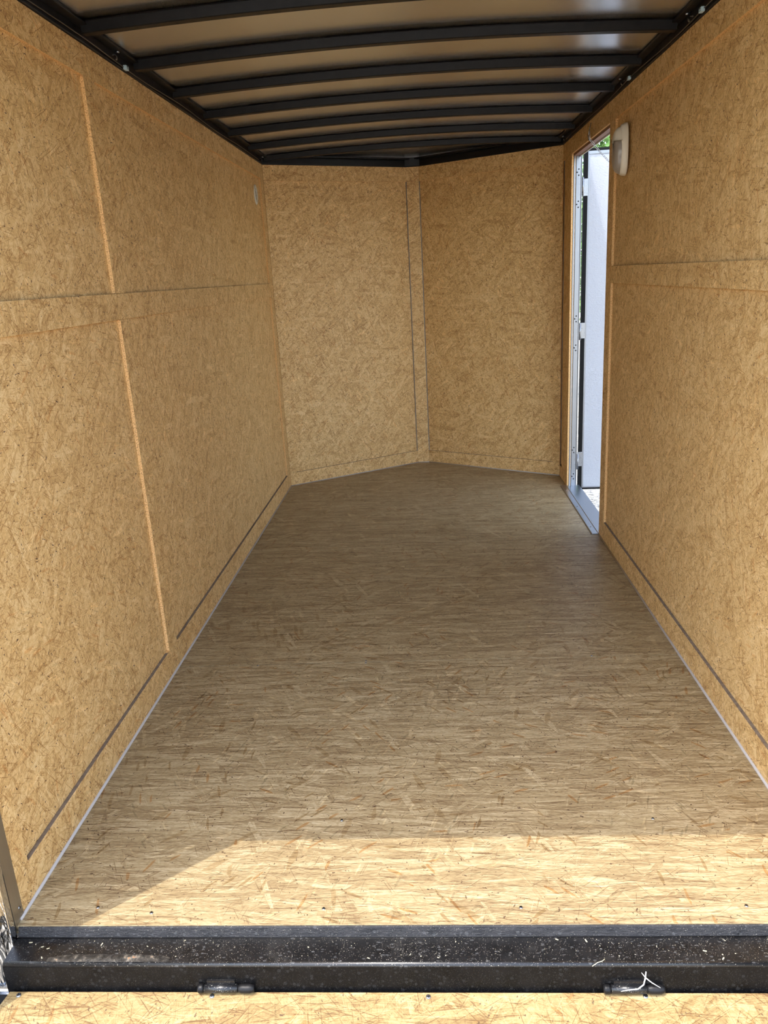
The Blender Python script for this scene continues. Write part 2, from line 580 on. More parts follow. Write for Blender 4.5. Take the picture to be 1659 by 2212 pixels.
# ------------------------------------------------------------------ main dimensions (metres)
XL, XR = -1.074, 0.956          # faces of the wall strips
XC = (XL + XR) / 2
YR = 1.497                      # rear end of the floor boards
YV = 5.69                       # where the side walls turn into the V nose
YN = 6.30                       # flat tip of the nose
NX0, NX1 = -0.106, -0.014
ZW = 2.267                      # top of the wall boards
ST = 0.0125                      # strip thickness
GZ = -0.46                      # ground
DY0, DY1, DZ = 4.325, 5.375, 2.172   # side door opening
SEAT = 2.345

# ------------------------------------------------------------------ ground
g = MB().add([(-40, -40, GZ), (40, -40, GZ), (40, 40, GZ), (-40, 40, GZ)], [(0, 1, 2, 3)])
struct(g.build('ground', 'gravel'))

# ------------------------------------------------------------------ floor


def floor_x(y):
    """inner half outline of the floor at depth y"""
    if y <= YV:
        return XL - .008, XR + .008
    k = (y - YV) / (YN - YV)
    return XL + (NX0 - XL) * k - .008, XR + (NX1 - XR) * k + .008


floor = empty('floor')
struct(floor)
seams = [YR, 2.832, 4.272, YN + .004]
for i in range(3):
    a, b = seams[i] + (.0018 if i else 0), seams[i + 1] - .0018
    pts = []
    if b > YV:
        pts = [(floor_x(a)[0], a), (floor_x(a)[1], a), (XR + .008, YV), (floor_x(b)[1], b), (floor_x(b)[0], b),
               (XL - .008, YV)]
    else:
        pts = [(floor_x(a)[0], a), (floor_x(a)[1], a), (floor_x(b)[1], b), (floor_x(b)[0], b)]
    m = MB().prism(pts, -.024, 0.0, axis='z')
    o = m.build('floor_board', 'osb_floor', floor, bevel=.0005)
m = MB()
m.box((XL + .002, 1.50, -.10), (XR + .05, 5.75, -.0245))
m.build('subframe', 'black_steel', floor)

# ------------------------------------------------------------------ walls


def wall_frame(P0, P1):
    """matrix: local x along the wall from P0 to P1, local y pointing outwards, z up"""
    p0, p1 = Vector((*P0, 0)), Vector((*P1, 0))
    d = (p1 - p0).normalized()
    out = Vector((d.y, -d.x, 0))
    if (p0 + p1).xy.dot(out.xy) * 0 + ((p0 + p1) / 2 - Vector((XC, 3.8, 0))).dot(out) < 0:
        out = -out
    mt = Matrix((d, out, Vector((0, 0, 1)))).transposed().to_4x4()
    mt.translation = p0
    return mt, (p1 - p0).length


def piece(name, mt, u0, u1, z0, z1, t0, t1, parent, mats=('osb_strip', 'osb_edge'), mi=None, bevel=.0008):
    """board piece in wall coordinates; inner and outer faces first material, cut edges second"""
    m = MB().box((u0, t0, z0), (u1, t1, z1), mi or [1, 1, 0, 1, 0, 1], mat=mt)
    return m.build(name, mats, parent, bevel=bevel)


RAIL = dict(mi=[1, 2, 0, 1, 0, 1], mats=('osb_strip', 'osb_edge', 'dust'))

# left wall -----------------------------------------------------------
wl_ = struct(empty('wall_left'))
MT, LL = wall_frame((XL, 1.50), (XL, YV))          # local x = y - 1.50


def U(y):
    return y - 1.50


piece('skin', MT, U(1.47), U(YV + .03), -.10, 2.40, .042, .050, wl_, mats=('white_body', 'white_body'))
for (a, b) in ((U(1.50), U(2.80)), (U(2.803), U(YV + .012))):
    piece('panel', MT, a, b, -.01, ZW - .002, ST, ST + .012, wl_, mats=('osb_wall', 'osb_edge'))
piece('top_rail', MT, U(1.50), U(2.83), 2.170, ZW, 0, ST, wl_, **RAIL)
piece('top_rail', MT, U(2.8312), U(YV), 2.170, ZW, 0, ST, wl_, **RAIL)
piece('middle_rail', MT, U(1.60), U(5.585), 1.402, 1.490, 0, ST, wl_, **RAIL)
piece('bottom_rail', MT, U(1.60), U(2.745), 0.001, .108, 0, ST, wl_, **RAIL)
piece('bottom_rail', MT, U(2.8612), U(YV), 0.001, .108, 0, ST, wl_, **RAIL)
piece('stile', MT, U(2.752), U(2.842), 1.4905, 2.1695, 0, ST, wl_)
piece('stile', MT, U(2.762), U(2.860), .1085, 1.4015, 0, ST, wl_)
piece('stile_foot', MT, U(2.7462), U(2.860), 0.001, .108, 0, ST, wl_, mi=[1, 0, 0, 1, 0, 1])
piece('rear_stile', MT, U(1.515), U(1.598), .001, 2.1695, 0, ST, wl_)
piece('front_stile', MT, U(5.586), U(YV), .1085, 2.1695, 0, ST, wl_)

# right wall ----------------------------------------------------------
wr = struct(empty('wall_right'))
MR, LR = wall_frame((XR, 1.50), (XR, YV))
piece('skin', MR, U(1.47), U(DY0 - .012), -.10, 2.40, .042, .050, wr, mats=('white_body', 'white_body'))
piece('skin', MR, U(DY1 + .03), U(YV + .03), -.10, 2.40, .042, .050, wr, mats=('white_body', 'white_body'))
piece('skin', MR, U(DY0 - .012), U(DY1 + .03), DZ + .02, 2.40, .042, .050, wr, mats=('white_body', 'white_body'))
piece('panel', MR, U(1.50), U(DY0), -.01, ZW - .002, ST, ST + .012, wr, mats=('osb_wall', 'osb_edge'))
piece('panel', MR, U(DY1), U(YV + .012), -.01, ZW - .002, ST, ST + .012, wr, mats=('osb_wall', 'osb_edge'))
piece('panel', MR, U(DY0 + .001), U(DY1 - .001), DZ, ZW - .002, ST, ST + .012, wr, mats=('osb_wall', 'osb_edge'))
piece('top_rail', MR, U(1.50), U(YV), 2.170, ZW, 0, ST, wr, **RAIL)
piece('middle_rail', MR, U(1.60), U(4.2085), 1.402, 1.486, 0, ST, wr, **RAIL)
piece('bottom_rail', MR, U(1.60), U(4.2085), .001, .108, 0, ST, wr, **RAIL)
piece('bottom_rail', MR, U(DY1), U(YV), .001, .085, 0, ST, wr, **RAIL)
piece('rear_stile', MR, U(1.515), U(1.598), .001, 2.1695, 0, ST, wr)
piece('door_stile', MR, U(4.210), U(DY0), .001, 2.1695, 0, ST, wr)
piece('door_stile', MR, U(DY1), U(5.60), .0855, 2.1695, 0, ST, wr)

# nose walls ----------------------------------------------------------
for nm, P0, P1 in (('wall_front_left', (XL, YV), (NX0, YN)), ('wall_front_right', (XR, YV), (NX1, YN))):
    wv_ = struct(empty(nm))
    MF, LF = wall_frame(P0, P1)
    piece('skin', MF, -.03, LF + .02, -.10, 2.40, .042, .050, wv_, mats=('white_body', 'white_body'))
    piece('panel', MF, .002, LF, -.01, ZW - .002, ST, ST + .012, wv_, mats=('osb_wall', 'osb_edge'))
    piece('top_rail', MF, .001, LF - .001, 2.165, ZW, 0, ST, wv_, **RAIL)
    piece('bottom_rail', MF, .001, LF - .001, .001, .100, 0, ST, wv_, **RAIL)
    piece('stile', MF, .001, .055, .1005, 2.1645, 0, ST, wv_)
wf = struct(empty('wall_front'))
m = MB().box((NX0 - .001, YN - .002, .001), (NX1 + .001, YN + .010, ZW), [1, 1, 0, 1, 0, 1])
m.build('nose_board', ('osb_strip', 'osb_edge'), wf, bevel=.001)
m = MB().box((NX0 - .03, YN + .045, -.10), (NX1 + .03, YN + .055, 2.40))
m.build('skin', 'white_body', wf)

# pale sealant lines where walls meet the floor ------------------------
m = MB()


def caulk(m, a, b, r=.0055):
    m.tube([a, b], r, 8)


caulk(m, (XL + .001, 1.515, .001), (XL + .001, YV, .001))
struct(m.build('baseboard_left', 'caulk'))
m = MB()
caulk(m, (XR - .001, 1.515, .001), (XR - .001, DY0 - .01, .001))
struct(m.build('baseboard_right', 'caulk'))
m = MB()
caulk(m, (XL + .001, YV, .001), (NX0, YN - .003, .001), .0045)
caulk(m, (NX0, YN - .003, .001), (NX1, YN - .003, .001), .0045)
caulk(m, (NX1, YN - .003, .001), (XR - .001, YV, .001), .0045)
struct(m.build('baseboard_front', 'caulk'))

# ------------------------------------------------------------------ ceiling


def arch(x, z_end, rise):
    k = (x - XC) / 1.03
    return z_end + rise * (1 - k * k)


N = 24
XA, XB = -1.125, 1.010
xs = [XA + (XB - XA) * i / N for i in range(N + 1)]
ceil_ = struct(empty('ceiling'))
bows = [1.78, 2.26, 2.74, 3.205, 3.68, 4.165, 4.67, 5.18, 5.67]
edges = [1.30] + bows + [6.42]
for i in range(len(edges) - 1):
    a, b = edges[i], edges[i + 1]
    m = MB()
    vs, fs = [], []
    K = 6
    for j in range(K + 1):
        t_ = j / K
        y = a + (b - a) * t_
        sag = -.004 * math.sin(math.pi * t_)          # sheet bellies slightly between bows
        for x in xs:
            vs.append((x, y, arch(x, 2.318, .030) + sag))
    for j in range(K):
        for k in range(N):
            fs.append((j * (N + 1) + k, j * (N + 1) + k + 1, (j + 1) * (N + 1) + k + 1, (j + 1) * (N + 1) + k))
    m.add(vs, fs, 0, True)
    o = m.build('ceiling_panel', 'roof_sheet', ceil_)
    sd = o.modifiers.new('thick', 'SOLIDIFY')
    sd.thickness = .004
    sd.offset = 1.0
m = MB()
prof = []
for x in xs:
    prof.append((x * 1.0, arch(x, 2.345, .035)))
prof2 = [(XA - .02, 2.345)] + prof + [(XB + .02, 2.345)]
vs = [(x, 1.30, z) for x, z in prof2] + [(x, 6.42, z) for x, z in prof2]
n_ = len(prof2)
m.add(vs, [(i, i + 1, n_ + i + 1, n_ + i) for i in range(n_ - 1)])
o = m.build('roof_skin', 'white_body', ceil_)
sd = o.modifiers.new('thick', 'SOLIDIFY')
sd.thickness = .004
sd.offset = 1.0


def make_bow(y):
    """hat-shaped roof bow, arched, running across the trailer"""
    m = MB()
    xsb = [XL + .02 + (XR - XL - .04) * i / 28 for i in range(29)]
    H, Wd = .031, .042
    sec = [(0, 0), (.004, -H), (.007, -H - .002), (Wd - .003, -H - .002), (Wd, -H), (Wd + .004, 0)]
    vs, fs = [], []
    for x in xsb:
        z = arch(x, 2.3165, .030) - .0005
        for dy, dz in sec:
            vs.append((x, y + dy, z + dz))
    n = len(sec)
    for i in range(len(xsb) - 1):
        for k in range(n - 1):
            fs.append((i * n + k, i * n + k + 1, (i + 1) * n + k + 1, (i + 1) * n + k))
    fs.append(tuple(range(n)))
    fs.append(tuple((len(xsb) - 1) * n + k for k in range(n))[::-1])
    m.add(vs, fs)
    # side flanges screwed to the sheet
    for d0, d1 in ((-.012, .001), (Wd + .003, Wd + .014)):
        vs, fs = [], []
        for x in xsb:
            z = arch(x, 2.3165, .030) - .001
            vs += [(x, y + d0, z - .0015), (x, y + d1, z - .0015)]
        for i in range(len(xsb) - 1):
            fs.append((2 * i, 2 * i + 1, 2 * i + 3, 2 * i + 2))
        m.add(vs, fs)
    return m


for i, y in enumerate(bows):
    make_bow(y).build('roof_bow', 'black_bow', ceil_)

# roof rails: the black steel tubes above the wall boards
for nm, sgn, xw in (('trim_1', 1, XL), ('trim_2', -1, XR)):
    tr = struct(empty(nm))
    m = MB()
    x0, x1 = sorted((xw - sgn * .040, xw + sgn * .006))
    m.box((x0, 1.36, ZW + .001), (x1, YV + .01, ZW + .052))
    m.build('roof_rail', 'black_steel', tr, bevel=.004)
    m = MB()
    x0, x1 = sorted((xw + sgn * .0065, xw + sgn * .040))
    m.box((x0, 1.36, ZW + .040), (x1, YV, ZW + .0485))
    m.build('rail_flange', 'black_steel', tr, bevel=.002)

for nm, P0, P1 in (('trim_3', (XL, YV), (NX0, YN)), ('trim_4', (XR, YV), (NX1, YN))):
    tr = struct(empty(nm))
    MF, LF = wall_frame(P0, P1)
    m = MB().box((-.01, -.012, ZW + .001), (LF + .01, .040, ZW + .046), mat=MF)
    m.build('nose_rail', 'black_steel', tr, bevel=.003)
    m = MB().box((-.005, -.055, ZW + .0465), (LF, .040, ZW + .056), mat=MF)
    m.build('rail_flange', 'black_steel', tr, bevel=.002)
m = MB().box((NX0 - .01, YN - .022, ZW + .002), (NX1 + .01, YN + .03, ZW + .060))
struct(m.build('trim_5', 'black_steel', bevel=.003))

# ------------------------------------------------------------------ rear frame (mostly outside the view, shades the floor)
fr = struct(empty('trim_6'))
OUT = -1.160
m = MB().box((-1.24, 1.274, GZ + .12), (OUT, 1.466, 2.42))
m.build('corner_post', 'polished', fr, bevel=.004)
m = MB().box((XR + .030, 1.335, GZ + .12), (XR + .11, 1.466, 2.42))
m.build('corner_post', 'black_steel', fr, bevel=.004)
m = MB().box((-1.24, 1.33, 2.285), (XR + .11, 1.44, 2.42))
m.build('header', 'black_steel', fr, bevel=.004)

# left stainless corner trim: inner strip and mirror-polished return
jl = struct(empty('trim_7'))
m = MB().box((XL + .0005, 1.490, -.012), (XL + .0025, 1.532, ZW))
m.build('inner_strip', 'brushed', jl)
m = MB().box((XL - .022, 1.467, -.168), (XL + .0022, 1.4895, ZW))
m.build('post_lining', 'polished', jl, bevel=.002)
m = MB().box((-1.1595, 1.4665, -.168), (XL - .0225, 1.4705, ZW))
m.build('post_face', 'polished', jl)
m = MB()
m.tube([(-1.158, 1.452, -.170), (-1.070, 1.452, -.170)], .007, 10)
m.build('hinge_rod', 'zinc', jl)
jr = struct(empty('trim_8'))
m = MB().box((XR - .0022, 1.467, -.15), (XR + .029, 1.530, ZW))
m.build('post_lining', 'polished', jr, bevel=.002)

# ------------------------------------------------------------------ rear sill channel
sill = struct(empty('trim_9'))
SX0, SX1 = -1.068, XR + .02
m = MB()
m.prism([(YR - .0005, -.0012), (YR - .0005, -.026), (1.4865, -.026), (1.4925, -.003)], SX0, SX1)
m.build('deck_edge', 'black_rough', sill, bevel=.001)
prof = [(1.4875, -.026), (1.4835, -.0285)]
for k in range(11):
    a = math.pi / 2 * k / 10
    prof.append((1.419 - .009 * math.sin(a), -.0375 + .009 * math.cos(a)))
prof += [(1.4100, -.175), (1.4875, -.175)]
n_ = len(prof)
m = MB()
mi = [0] * n_
for k in range(11, n_):
    mi[k] = 1
m.prism(prof, SX0 - .003, SX1, mi)
o = m.build('channel', ('black_sill', 'black_face'), sill)
for i, p in enumerate(o.data.polygons):
    p.use_smooth = abs(p.normal.y) > .05 and abs(p.normal.z) > .05
m = MB()
m.tube([(SX0 + .03 + .1 * i, 1.4885 + random.uniform(-.0006, .0006), -.0275) for i in range(20)], .0026, 8)
m.build('weld_bead', 'black_steel', sill)
# rusty weld repair near the left end
m = MB()
rows = 16
vs, fs = [], []
for i in range(rows + 1):
    x = -.965 + .30 * i / rows
    wv2 = .009 * math.sin(math.pi * i / rows) ** .5 + random.uniform(-.0015, .0015) + .001
    zc = -.0279 + .0016 * math.sin(math.pi * i / rows)
    vs += [(x, 1.419 - .002, -.0281), (x, 1.424, zc), (x, 1.424 + wv2, zc), (x, 1.426 + wv2 + .003, -.0283)]
for i in range(rows):
    for k in range(3):
        fs.append((i * 4 + k, i * 4 + k + 1, i * 4 + k + 5, i * 4 + k + 4))
m.add(vs, fs, 0, True)
o = m.build('weld_patch', 'weld', sill)
o['label'] = 'rough weld repair with rust spots on the sill edge'

# ------------------------------------------------------------------ ramp
RX0, RX1 = -1.062, XR + .03
ramp = empty('ramp_door', (0, 1.404, -.104))
ramp.rotation_euler = (math.radians(8.5), 0, 0)
tag(ramp, 'folded-down ramp with sunlit strand board deck beyond the black sill', 'ramp')
m = MB()
ch = .045
pts = [(RX0 + .0, -.001), (RX1, -.001), (RX1, -2.05), (RX0 + ch * .2, -2.05), (RX0 - .03, -.16), (RX0 - .014, -.05)]
m.prism(pts, -.018, 0.0, axis='z')
m.build('deck', 'osb_ramp', ramp, bevel=.001)
m = MB()
m.box((RX0 - .045, -2.08, -.055), (RX1 + .02, .0055, -.0185))
m.build('frame', 'black_steel', ramp, bevel=.003)
ms = MB()


def screw_head(m, r=.0046, h=.0018, mi=0):
    """pan head with a cross recess"""
    n = 20
    rings = [(r, 0), (r * .93, h * .6), (r * .68, h), (r * .62, h)]
    vs = []
    for rr, z in rings:
        for k in range(n):
            a = 2 * math.pi * k / n
            vs.append((rr * math.cos(a), rr * math.sin(a), z))
    fs = []
    for i in range(len(rings) - 1):
        for k in range(n):
            k2 = (k + 1) % n
            fs.append((i * n + k, i * n + k2, (i + 1) * n + k2, (i + 1) * n + k))
    fs.append(tuple((len(rings) - 1) * n + k for k in range(n)))
    m.add(vs, fs, mi, True)
    c = r * .14
    L = r * .55
    m.box((-L, -c, h * .5), (L, c, h * 1.03), 1)
    m.box((-c, -L, h * .5), (c, L, h * 1.03), 1)


proto = None


def screw(x, y, z, parent, rot=(0, 0, 0), big=False):
    global proto
    if proto is None:
        m = MB()
        screw_head(m)
        o = m.build('screw', ('zinc', 'black_steel'), parent)
        proto = o
    else:
        o = proto.copy()
        C.objects.link(o)
        o.parent = parent
    o.location = (x, y, z)
    o.rotation_euler = rot
    s = 1.25 if big else 1.0
    o.scale = (s, s, s)
    return o


for x, yy in ((-1.036, -.008), (-.563, -.009), (-.052, -.0095), (.444, -.007), (.90, -.009)):
    screw(x, yy - .002, .0002, ramp, big=True)
for x, y in ((-.295, 2.826), (-.74, 2.825), (.614, 2.838), (-.295, 2.842), (-.889, 1.555), (-.743, 1.536),
             (-.308, 1.547), (.18, 1.548), (-.296, 1.874), (.586, 1.866), (.72, 1.55)):
    screw(x, y, .0001, floor, rot=(0, 0, random.uniform(0, 1.5)))


def ramp_hinge(x0, x1, label):
    """weld-on barrel hinge between sill and ramp"""
    h = empty('ramp_hinge', ((x0 + x1) / 2, 1.402, -.092))
    tag(h, label, 'hinge', 'weld-on hinges under the black sill')
    L = (x1 - x0) / 2
    for a, b in ((-L, -.052), (.052 * .55, L)):
        m = MB()
        n = 9
        vs, fs = [], []
        for i in range(n):
            tt = i / (n - 1)
            x = a + (b - a) * tt
            edge = min(tt, 1 - tt) * 4
            r = .0105 if edge > 1 else .0075 + .003 * max(edge, 0)
            for k in range(12):
                an = 2 * math.pi * k / 12
                vs.append((x, r * math.cos(an), r * math.sin(an)))
        for i in range(n - 1):
            for k in range(12):
                k2 = (k + 1) % 12
                fs.append((i * 12 + k, i * 12 + k2, (i + 1) * 12 + k2, (i + 1) * 12 + k))
        fs += [tuple(range(12))[::-1], tuple((n - 1) * 12 + k for k in range(12))]
        m.add(vs, fs, 0, True)
        m.build('barrel', 'black_steel', h)
    m = MB()
    m.tube([(-.0515, 0, 0), (.028, 0, 0)], .0098, 14)
    m.box((-.045, .002, -.004), (.022, .0075, .020))
    m.build('knuckle', 'black_sill', h)
    return h


h1 = ramp_hinge(-.598, -.462, 'black hinge barrel under the sill, left of centre, bare of fibres')
h2 = ramp_hinge(.350, .488, 'black hinge barrel under the sill with a white fibre strand on it')
# white fibre caught on the right hinge
m = MB()
pts = [(.388, 1.3935, -.089), (.405, 1.392, -.083), (.425, 1.3915, -.080), (.438, 1.394, -.070), (.444, 1.4035, -.060),
       (.446, 1.4085, -.048)]
m.tube(pts, [.0008, .0012, .0014, .0015, .0016, .0012], 6)
m.tube([(.444, 1.4035, -.060), (.458, 1.399, -.070), (.476, 1.394, -.079)], [.0014, .0011, .0006], 6)
m.tube([(.444, 1.4035, -.060), (.436, 1.4075, -.050)], [.0014, .0006], 6)
tag(m.build('fibre_strand', 'fibre'), 'frayed white fibre strand stuck on the right ramp hinge', 'fibre')
# twig on the sill edge
m = MB()
m.tube([(.325, 1.4095, -.0335), (.338, 1.414, -.0275), (.350, 1.4175, -.0265), (.356, 1.423, -.0265)], .0009, 5)
tag(m.build('grass_stalk', 'shaving'), 'thin dry grass stalk lying across the black sill edge', 'debris')

# wood shavings and grains scattered on the sill (uncountable)
m = MB()
for i in range(170):
    x = SX0 + .03 + random.random() * (SX1 - SX0 - .06)
    y = 1.422 + (1.4845 - 1.422) * (random.random() ** .7)
    L = random.choice([.0006] * 8 + [.001, .0014, .0030]) * random.uniform(.7, 1.4)
    wd = L * random.uniform(.4, .8) if L < .002 else L * .3
    a = random.uniform(0, math.pi)
    mt = Matrix.Translation((x, y, -.0285)) @ Matrix.Rotation(a, 4, 'Z') @ Matrix.Rotation(random.uniform(-.2, .2), 4, 'Y')
    m.box((-L, -wd, 0), (L, wd, min(wd, .0012)), 0, mat=mt)
tag(m.build('wood_shavings', 'shaving'), 'pale wood shavings and grit scattered on the black sill', 'debris', kind='stuff')

# screw in the left inner strip, one in the stainless
screw(XL + .0027, 1.520, .034, jl, rot=(0, math.radians(90), 0))

# ------------------------------------------------------------------ side door opening: frame
df = struct(empty('trim_10'))
JX0, JX1 = XR + .014, 1.030
# hinge jamb facing the camera, stepped aluminium extrusion
m = MB()
m.box((XR + .0125, DY1 - .004, .002), (XR + .022, DY1 + .03, DZ))
m.box((XR + .022, DY1 + .004, .002), (XR + .028, DY1 + .03, DZ))
m.build('jamb_flange', 'aluminium', df, bevel=.0015)
m = MB()
m.box((XR + .028, DY1 - .001, .002), (1.0155, DY1 + .03, DZ - .01))
m.box((1.0155, DY1 - .006, .002), (1.0215, DY1 + .03, DZ - .01))
m.build('jamb', 'aluminium', df, bevel=.0015)
m = MB()
m.box((XR + .0125, DY0 + .0005, DZ - .016), (.9985, DY1 + .03, DZ + .010))
m.build('head_lining', 'brown_edge', df)
m = MB()
m.box((1.0065, DY0, DZ - .022), (1.012, DY1 + .03, DZ + .030))
m.build('head_flashing', 'white_frame', df, bevel=.002)
m = MB()
m.box((XR + .0125, DY0 - .012, .002), (1.031, DY0 - .0008, DZ))
m.build('lock_jamb', 'aluminium', df)
# threshold
m = MB()
prof = [(.915, .0005), (.915, .0045), (.919, .006), (.950, .006), (.953, .0095), (.957, .0095), (.960, .006),
        (1.046, .003), (1.052, -.020), (1.046, -.020), (1.040, -.004), (.960, .0008)]
m.prism([(a, b) for a, b in prof], DY0 - .01, DY1 + .02, axis='y')
o = m.build('threshold', 'aluminium_sill', df)
for y in (5.27, 4.86, 4.44):
    screw(.934, y, .0062, df)
# exterior wall bottom trim below the opening
m = MB().box((1.00, 1.47, -.13), (1.012, 5.7, -.021))
m.build('lower_skin', 'white_body', df)

# ------------------------------------------------------------------ the side door leaf, swung open to the outside
door = struct(empty('door_1', (1.067, 5.452, 0), math.radians(-2.5)))
DW, DT = .98, .030
B0, B1 = -.045, 2.200
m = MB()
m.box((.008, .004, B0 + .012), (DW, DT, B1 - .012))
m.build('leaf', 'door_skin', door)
m = MB()
# aluminium edge frame, stepped
for (a, b) in (((.006, 0, B0 + .010), (.012, DT + .002, B1 - .010)), ((DW - .006, 0, B0 + .010), (DW, DT + .002, B1 - .010)),
               ((.012, 0, B1 - .030), (DW - .006, DT + .002, B1 - .010)), ((.012, 0, B0 + .010), (DW - .006, DT + .002, B0 + .018))):
    m.box(a, b)
m.box((.012, .0022, B0 + .018), (.0175, DT, B1 - .030))
m.build('edge_frame', 'aluminium', door, bevel=.001)
m = MB()
for (a, b) in (((-.020, -.002, B0), (.0057, DT + .004, B1)), ((DW + .0003, 0, B0), (DW + .010, DT + .004, B1)),
               ((.0057, -.002, B1 - .0098), (DW, DT + .004, B1 + .006)), ((.0057, -.002, B0 - .002), (DW, DT + .004, B0 + .0098))):
    m.box(a, b)
m.build('seal', 'black_rubber', door, bevel=.002)

for hz in (1.975, 1.072, .178):
    h = MB()
    h.box((.028 + XR - 1.067 + .003, DY1 - .0035 - 5.452, hz - .145 / 1), (1.0150 - 1.067, DY1 - .0012 - 5.452, hz + .125))
    ho = h.build('door_hinge', 'zinc', door, bevel=.0008)
    a = MB()
    a.tube([(-.036, DY1 + .0 - 5.452 - .004, hz - .055 + .0), (-.036, DY1 + .0 - 5.452 - .004, hz + .055)], .0065, 12)
    a.build('knuckle', 'zinc', ho)
    a = MB()
    a.box((-.034, -.078, hz - .052), (-.0305, -.004, hz + .052))
    a.box((-.0340, -.0065, hz - .052), (.0065, -.0032, hz + .052))
    a.build('arm', 'zinc', ho, bevel=.001)
    for dz in (-.105, .085):
        a = MB()
        for du, dv in ((.010, .018), (.000, .0), (.010, -.018)):
            mt = Matrix.Translation((XR + .028 - 1.067 + .010 + du, DY1 - 5.452 - .0037, hz + dz + dv)) @ Matrix.Rotation(math.radians(90), 4, 'X')
            n = 12
            vs = [mt @ Vector((.0046 * math.cos(2 * math.pi * k / n), .0046 * math.sin(2 * math.pi * k / n), z)) for z in (0, .0015) for k in range(n)]
            a.add(vs, [(k, (k + 1) % n, n + (k + 1) % n, n + k) for k in range(n)] + [tuple(range(n, 2 * n))])
        a.build('rivet', 'black_steel', ho)
# rubber bumper at the foot of the door edge
m = MB()
m.tube([(-.022, -.020, B0 - .012), (-.022, -.020, B0 + .022)], .016, 14)
m.build('bumper', 'black_rubber', door, bevel=.003)

# ------------------------------------------------------------------ door chain with spring hook
chain = empty('door_chain', (XR - .006, 4.80, 2.245))
tag(chain, 'thin zinc chain running from the wall above the doorway to the open door', 'chain')


def link(m, c, d, up, L, W_, r):
    d = d.normalized()
    up = (up - d * up.dot(d)).normalized()
    pts = []
    for k in range(16):
        a = 2 * math.pi * k / 16
        x, y = math.cos(a), math.sin(a)
        pts.append(c + d * (x * W_ + (L - W_) * (1 if x > 0 else -1) * (abs(x) ** .2)) + up * (y * W_))
    m.tube(pts, r, 6, closed=True)


base = Vector(chain.location)
A = Vector((.945, 4.76, 2.160))
B = Vector((1.60, 5.425, 2.030))
path = []
for i in range(60):
    t_ = i / 59
    p = A.lerp(B, t_)
    p.z -= .17 * 4 * t_ * (1 - t_) * .65
    path.append(p)
m = MB()
pos = 0.0
acc = 0.0
k = 0
Ls = .0115
for i in range(len(path) - 1):
    seg = (path[i + 1] - path[i])
    L_ = seg.length
    while pos <= L_:
        c = path[i] + seg * (pos / L_)
        up = Vector((0, 0, 1)) if k % 2 == 0 else seg.cross(Vector((0, 0, 1)))
        link(m, c - base, seg, up, .0130, .0055, .0013)
        k += 1
        pos += .0195
    pos -= L_
m.build('chain_links', 'wire_zinc', chain)
m = MB()
pts = [Vector((.949, 4.765, 2.245)), Vector((.944, 4.765, 2.225)), Vector((.938, 4.762, 2.205)), Vector((.940, 4.762, 2.190)),
       Vector((.934, 4.765, 2.178)), Vector((.938, 4.760, 2.162)), Vector((.945, 4.757, 2.160))]
m.tube([p - base for p in pts], .0022, 8)
m.tube([Vector((.9365, 4.745 + .020 * math.cos(a), 2.178 + .026 * math.sin(a))) - base for a in [2 * math.pi * k / 20 for k in range(20)]],
       .0018, 8, closed=True)
m.build('spring_hook', 'wire_zinc', chain)

# ------------------------------------------------------------------ wall lamp
lamp = empty('wall_lamp', (XR - .0005, 3.985, 2.000))
tag(lamp, 'ivory oval dome lamp with a frosted lower lens on the right wall by the doorway', 'lamp')


def dome(m, y_half, z_half, depth, z_c=0.0, sq=2.6, n=32, rings=12, inset=0.0, zr=(-9, 9), pw=.45):
    """rounded D-shaped cover bulging towards -x"""
    vs, fs = [], []
    for j in range(rings + 1):
        t_ = j / rings
        rr = math.cos(t_ * math.pi / 2) ** pw if j < rings else 0.0
        dd = -inset - (depth - inset) * math.sin(t_ * math.pi / 2) ** 0.9
        for k in range(n):
            a = 2 * math.pi * k / n
            ca, sa = math.cos(a), math.sin(a)
            y = math.copysign(abs(ca) ** (2 / sq), ca) * y_half * rr
            z = math.copysign(abs(sa) ** (2 / sq), sa) * z_half * rr + z_c
            vs.append((dd, y, min(max(z, zr[0]), zr[1])))
    for j in range(rings):
        for k in range(n):
            k2 = (k + 1) % n
            fs.append((j * n + k, j * n + k2, (j + 1) * n + k2, (j + 1) * n + k))
    fs.append(tuple(range(n)))
    m.add(vs, fs, 0, True)


m = MB()
dome(m, .052, .114, .034, sq=2.7, pw=.22)
m.build('base', 'lamp_white', lamp)
m = MB()
dome(m, .047, .100, .058, sq=2.3, inset=.010, zr=(-.120, .034), z_c=-.006, pw=.38)
m.build('lens', 'lamp_lens', lamp)
m = MB()
dome(m, .0485, .104, .061, sq=2.3, inset=.010, zr=(.0345, .130), z_c=-.004, pw=.38)
m.build('cap', 'lamp_white', lamp)
o = MB()
screw_head(o)
so = o.build('screw', ('zinc', 'black_steel'), lamp)
so.location = (-.040, .050, .068)
so.rotation_euler = (0, math.radians(-90), 0)
so.scale = (1.4, 1.4, 1.4)

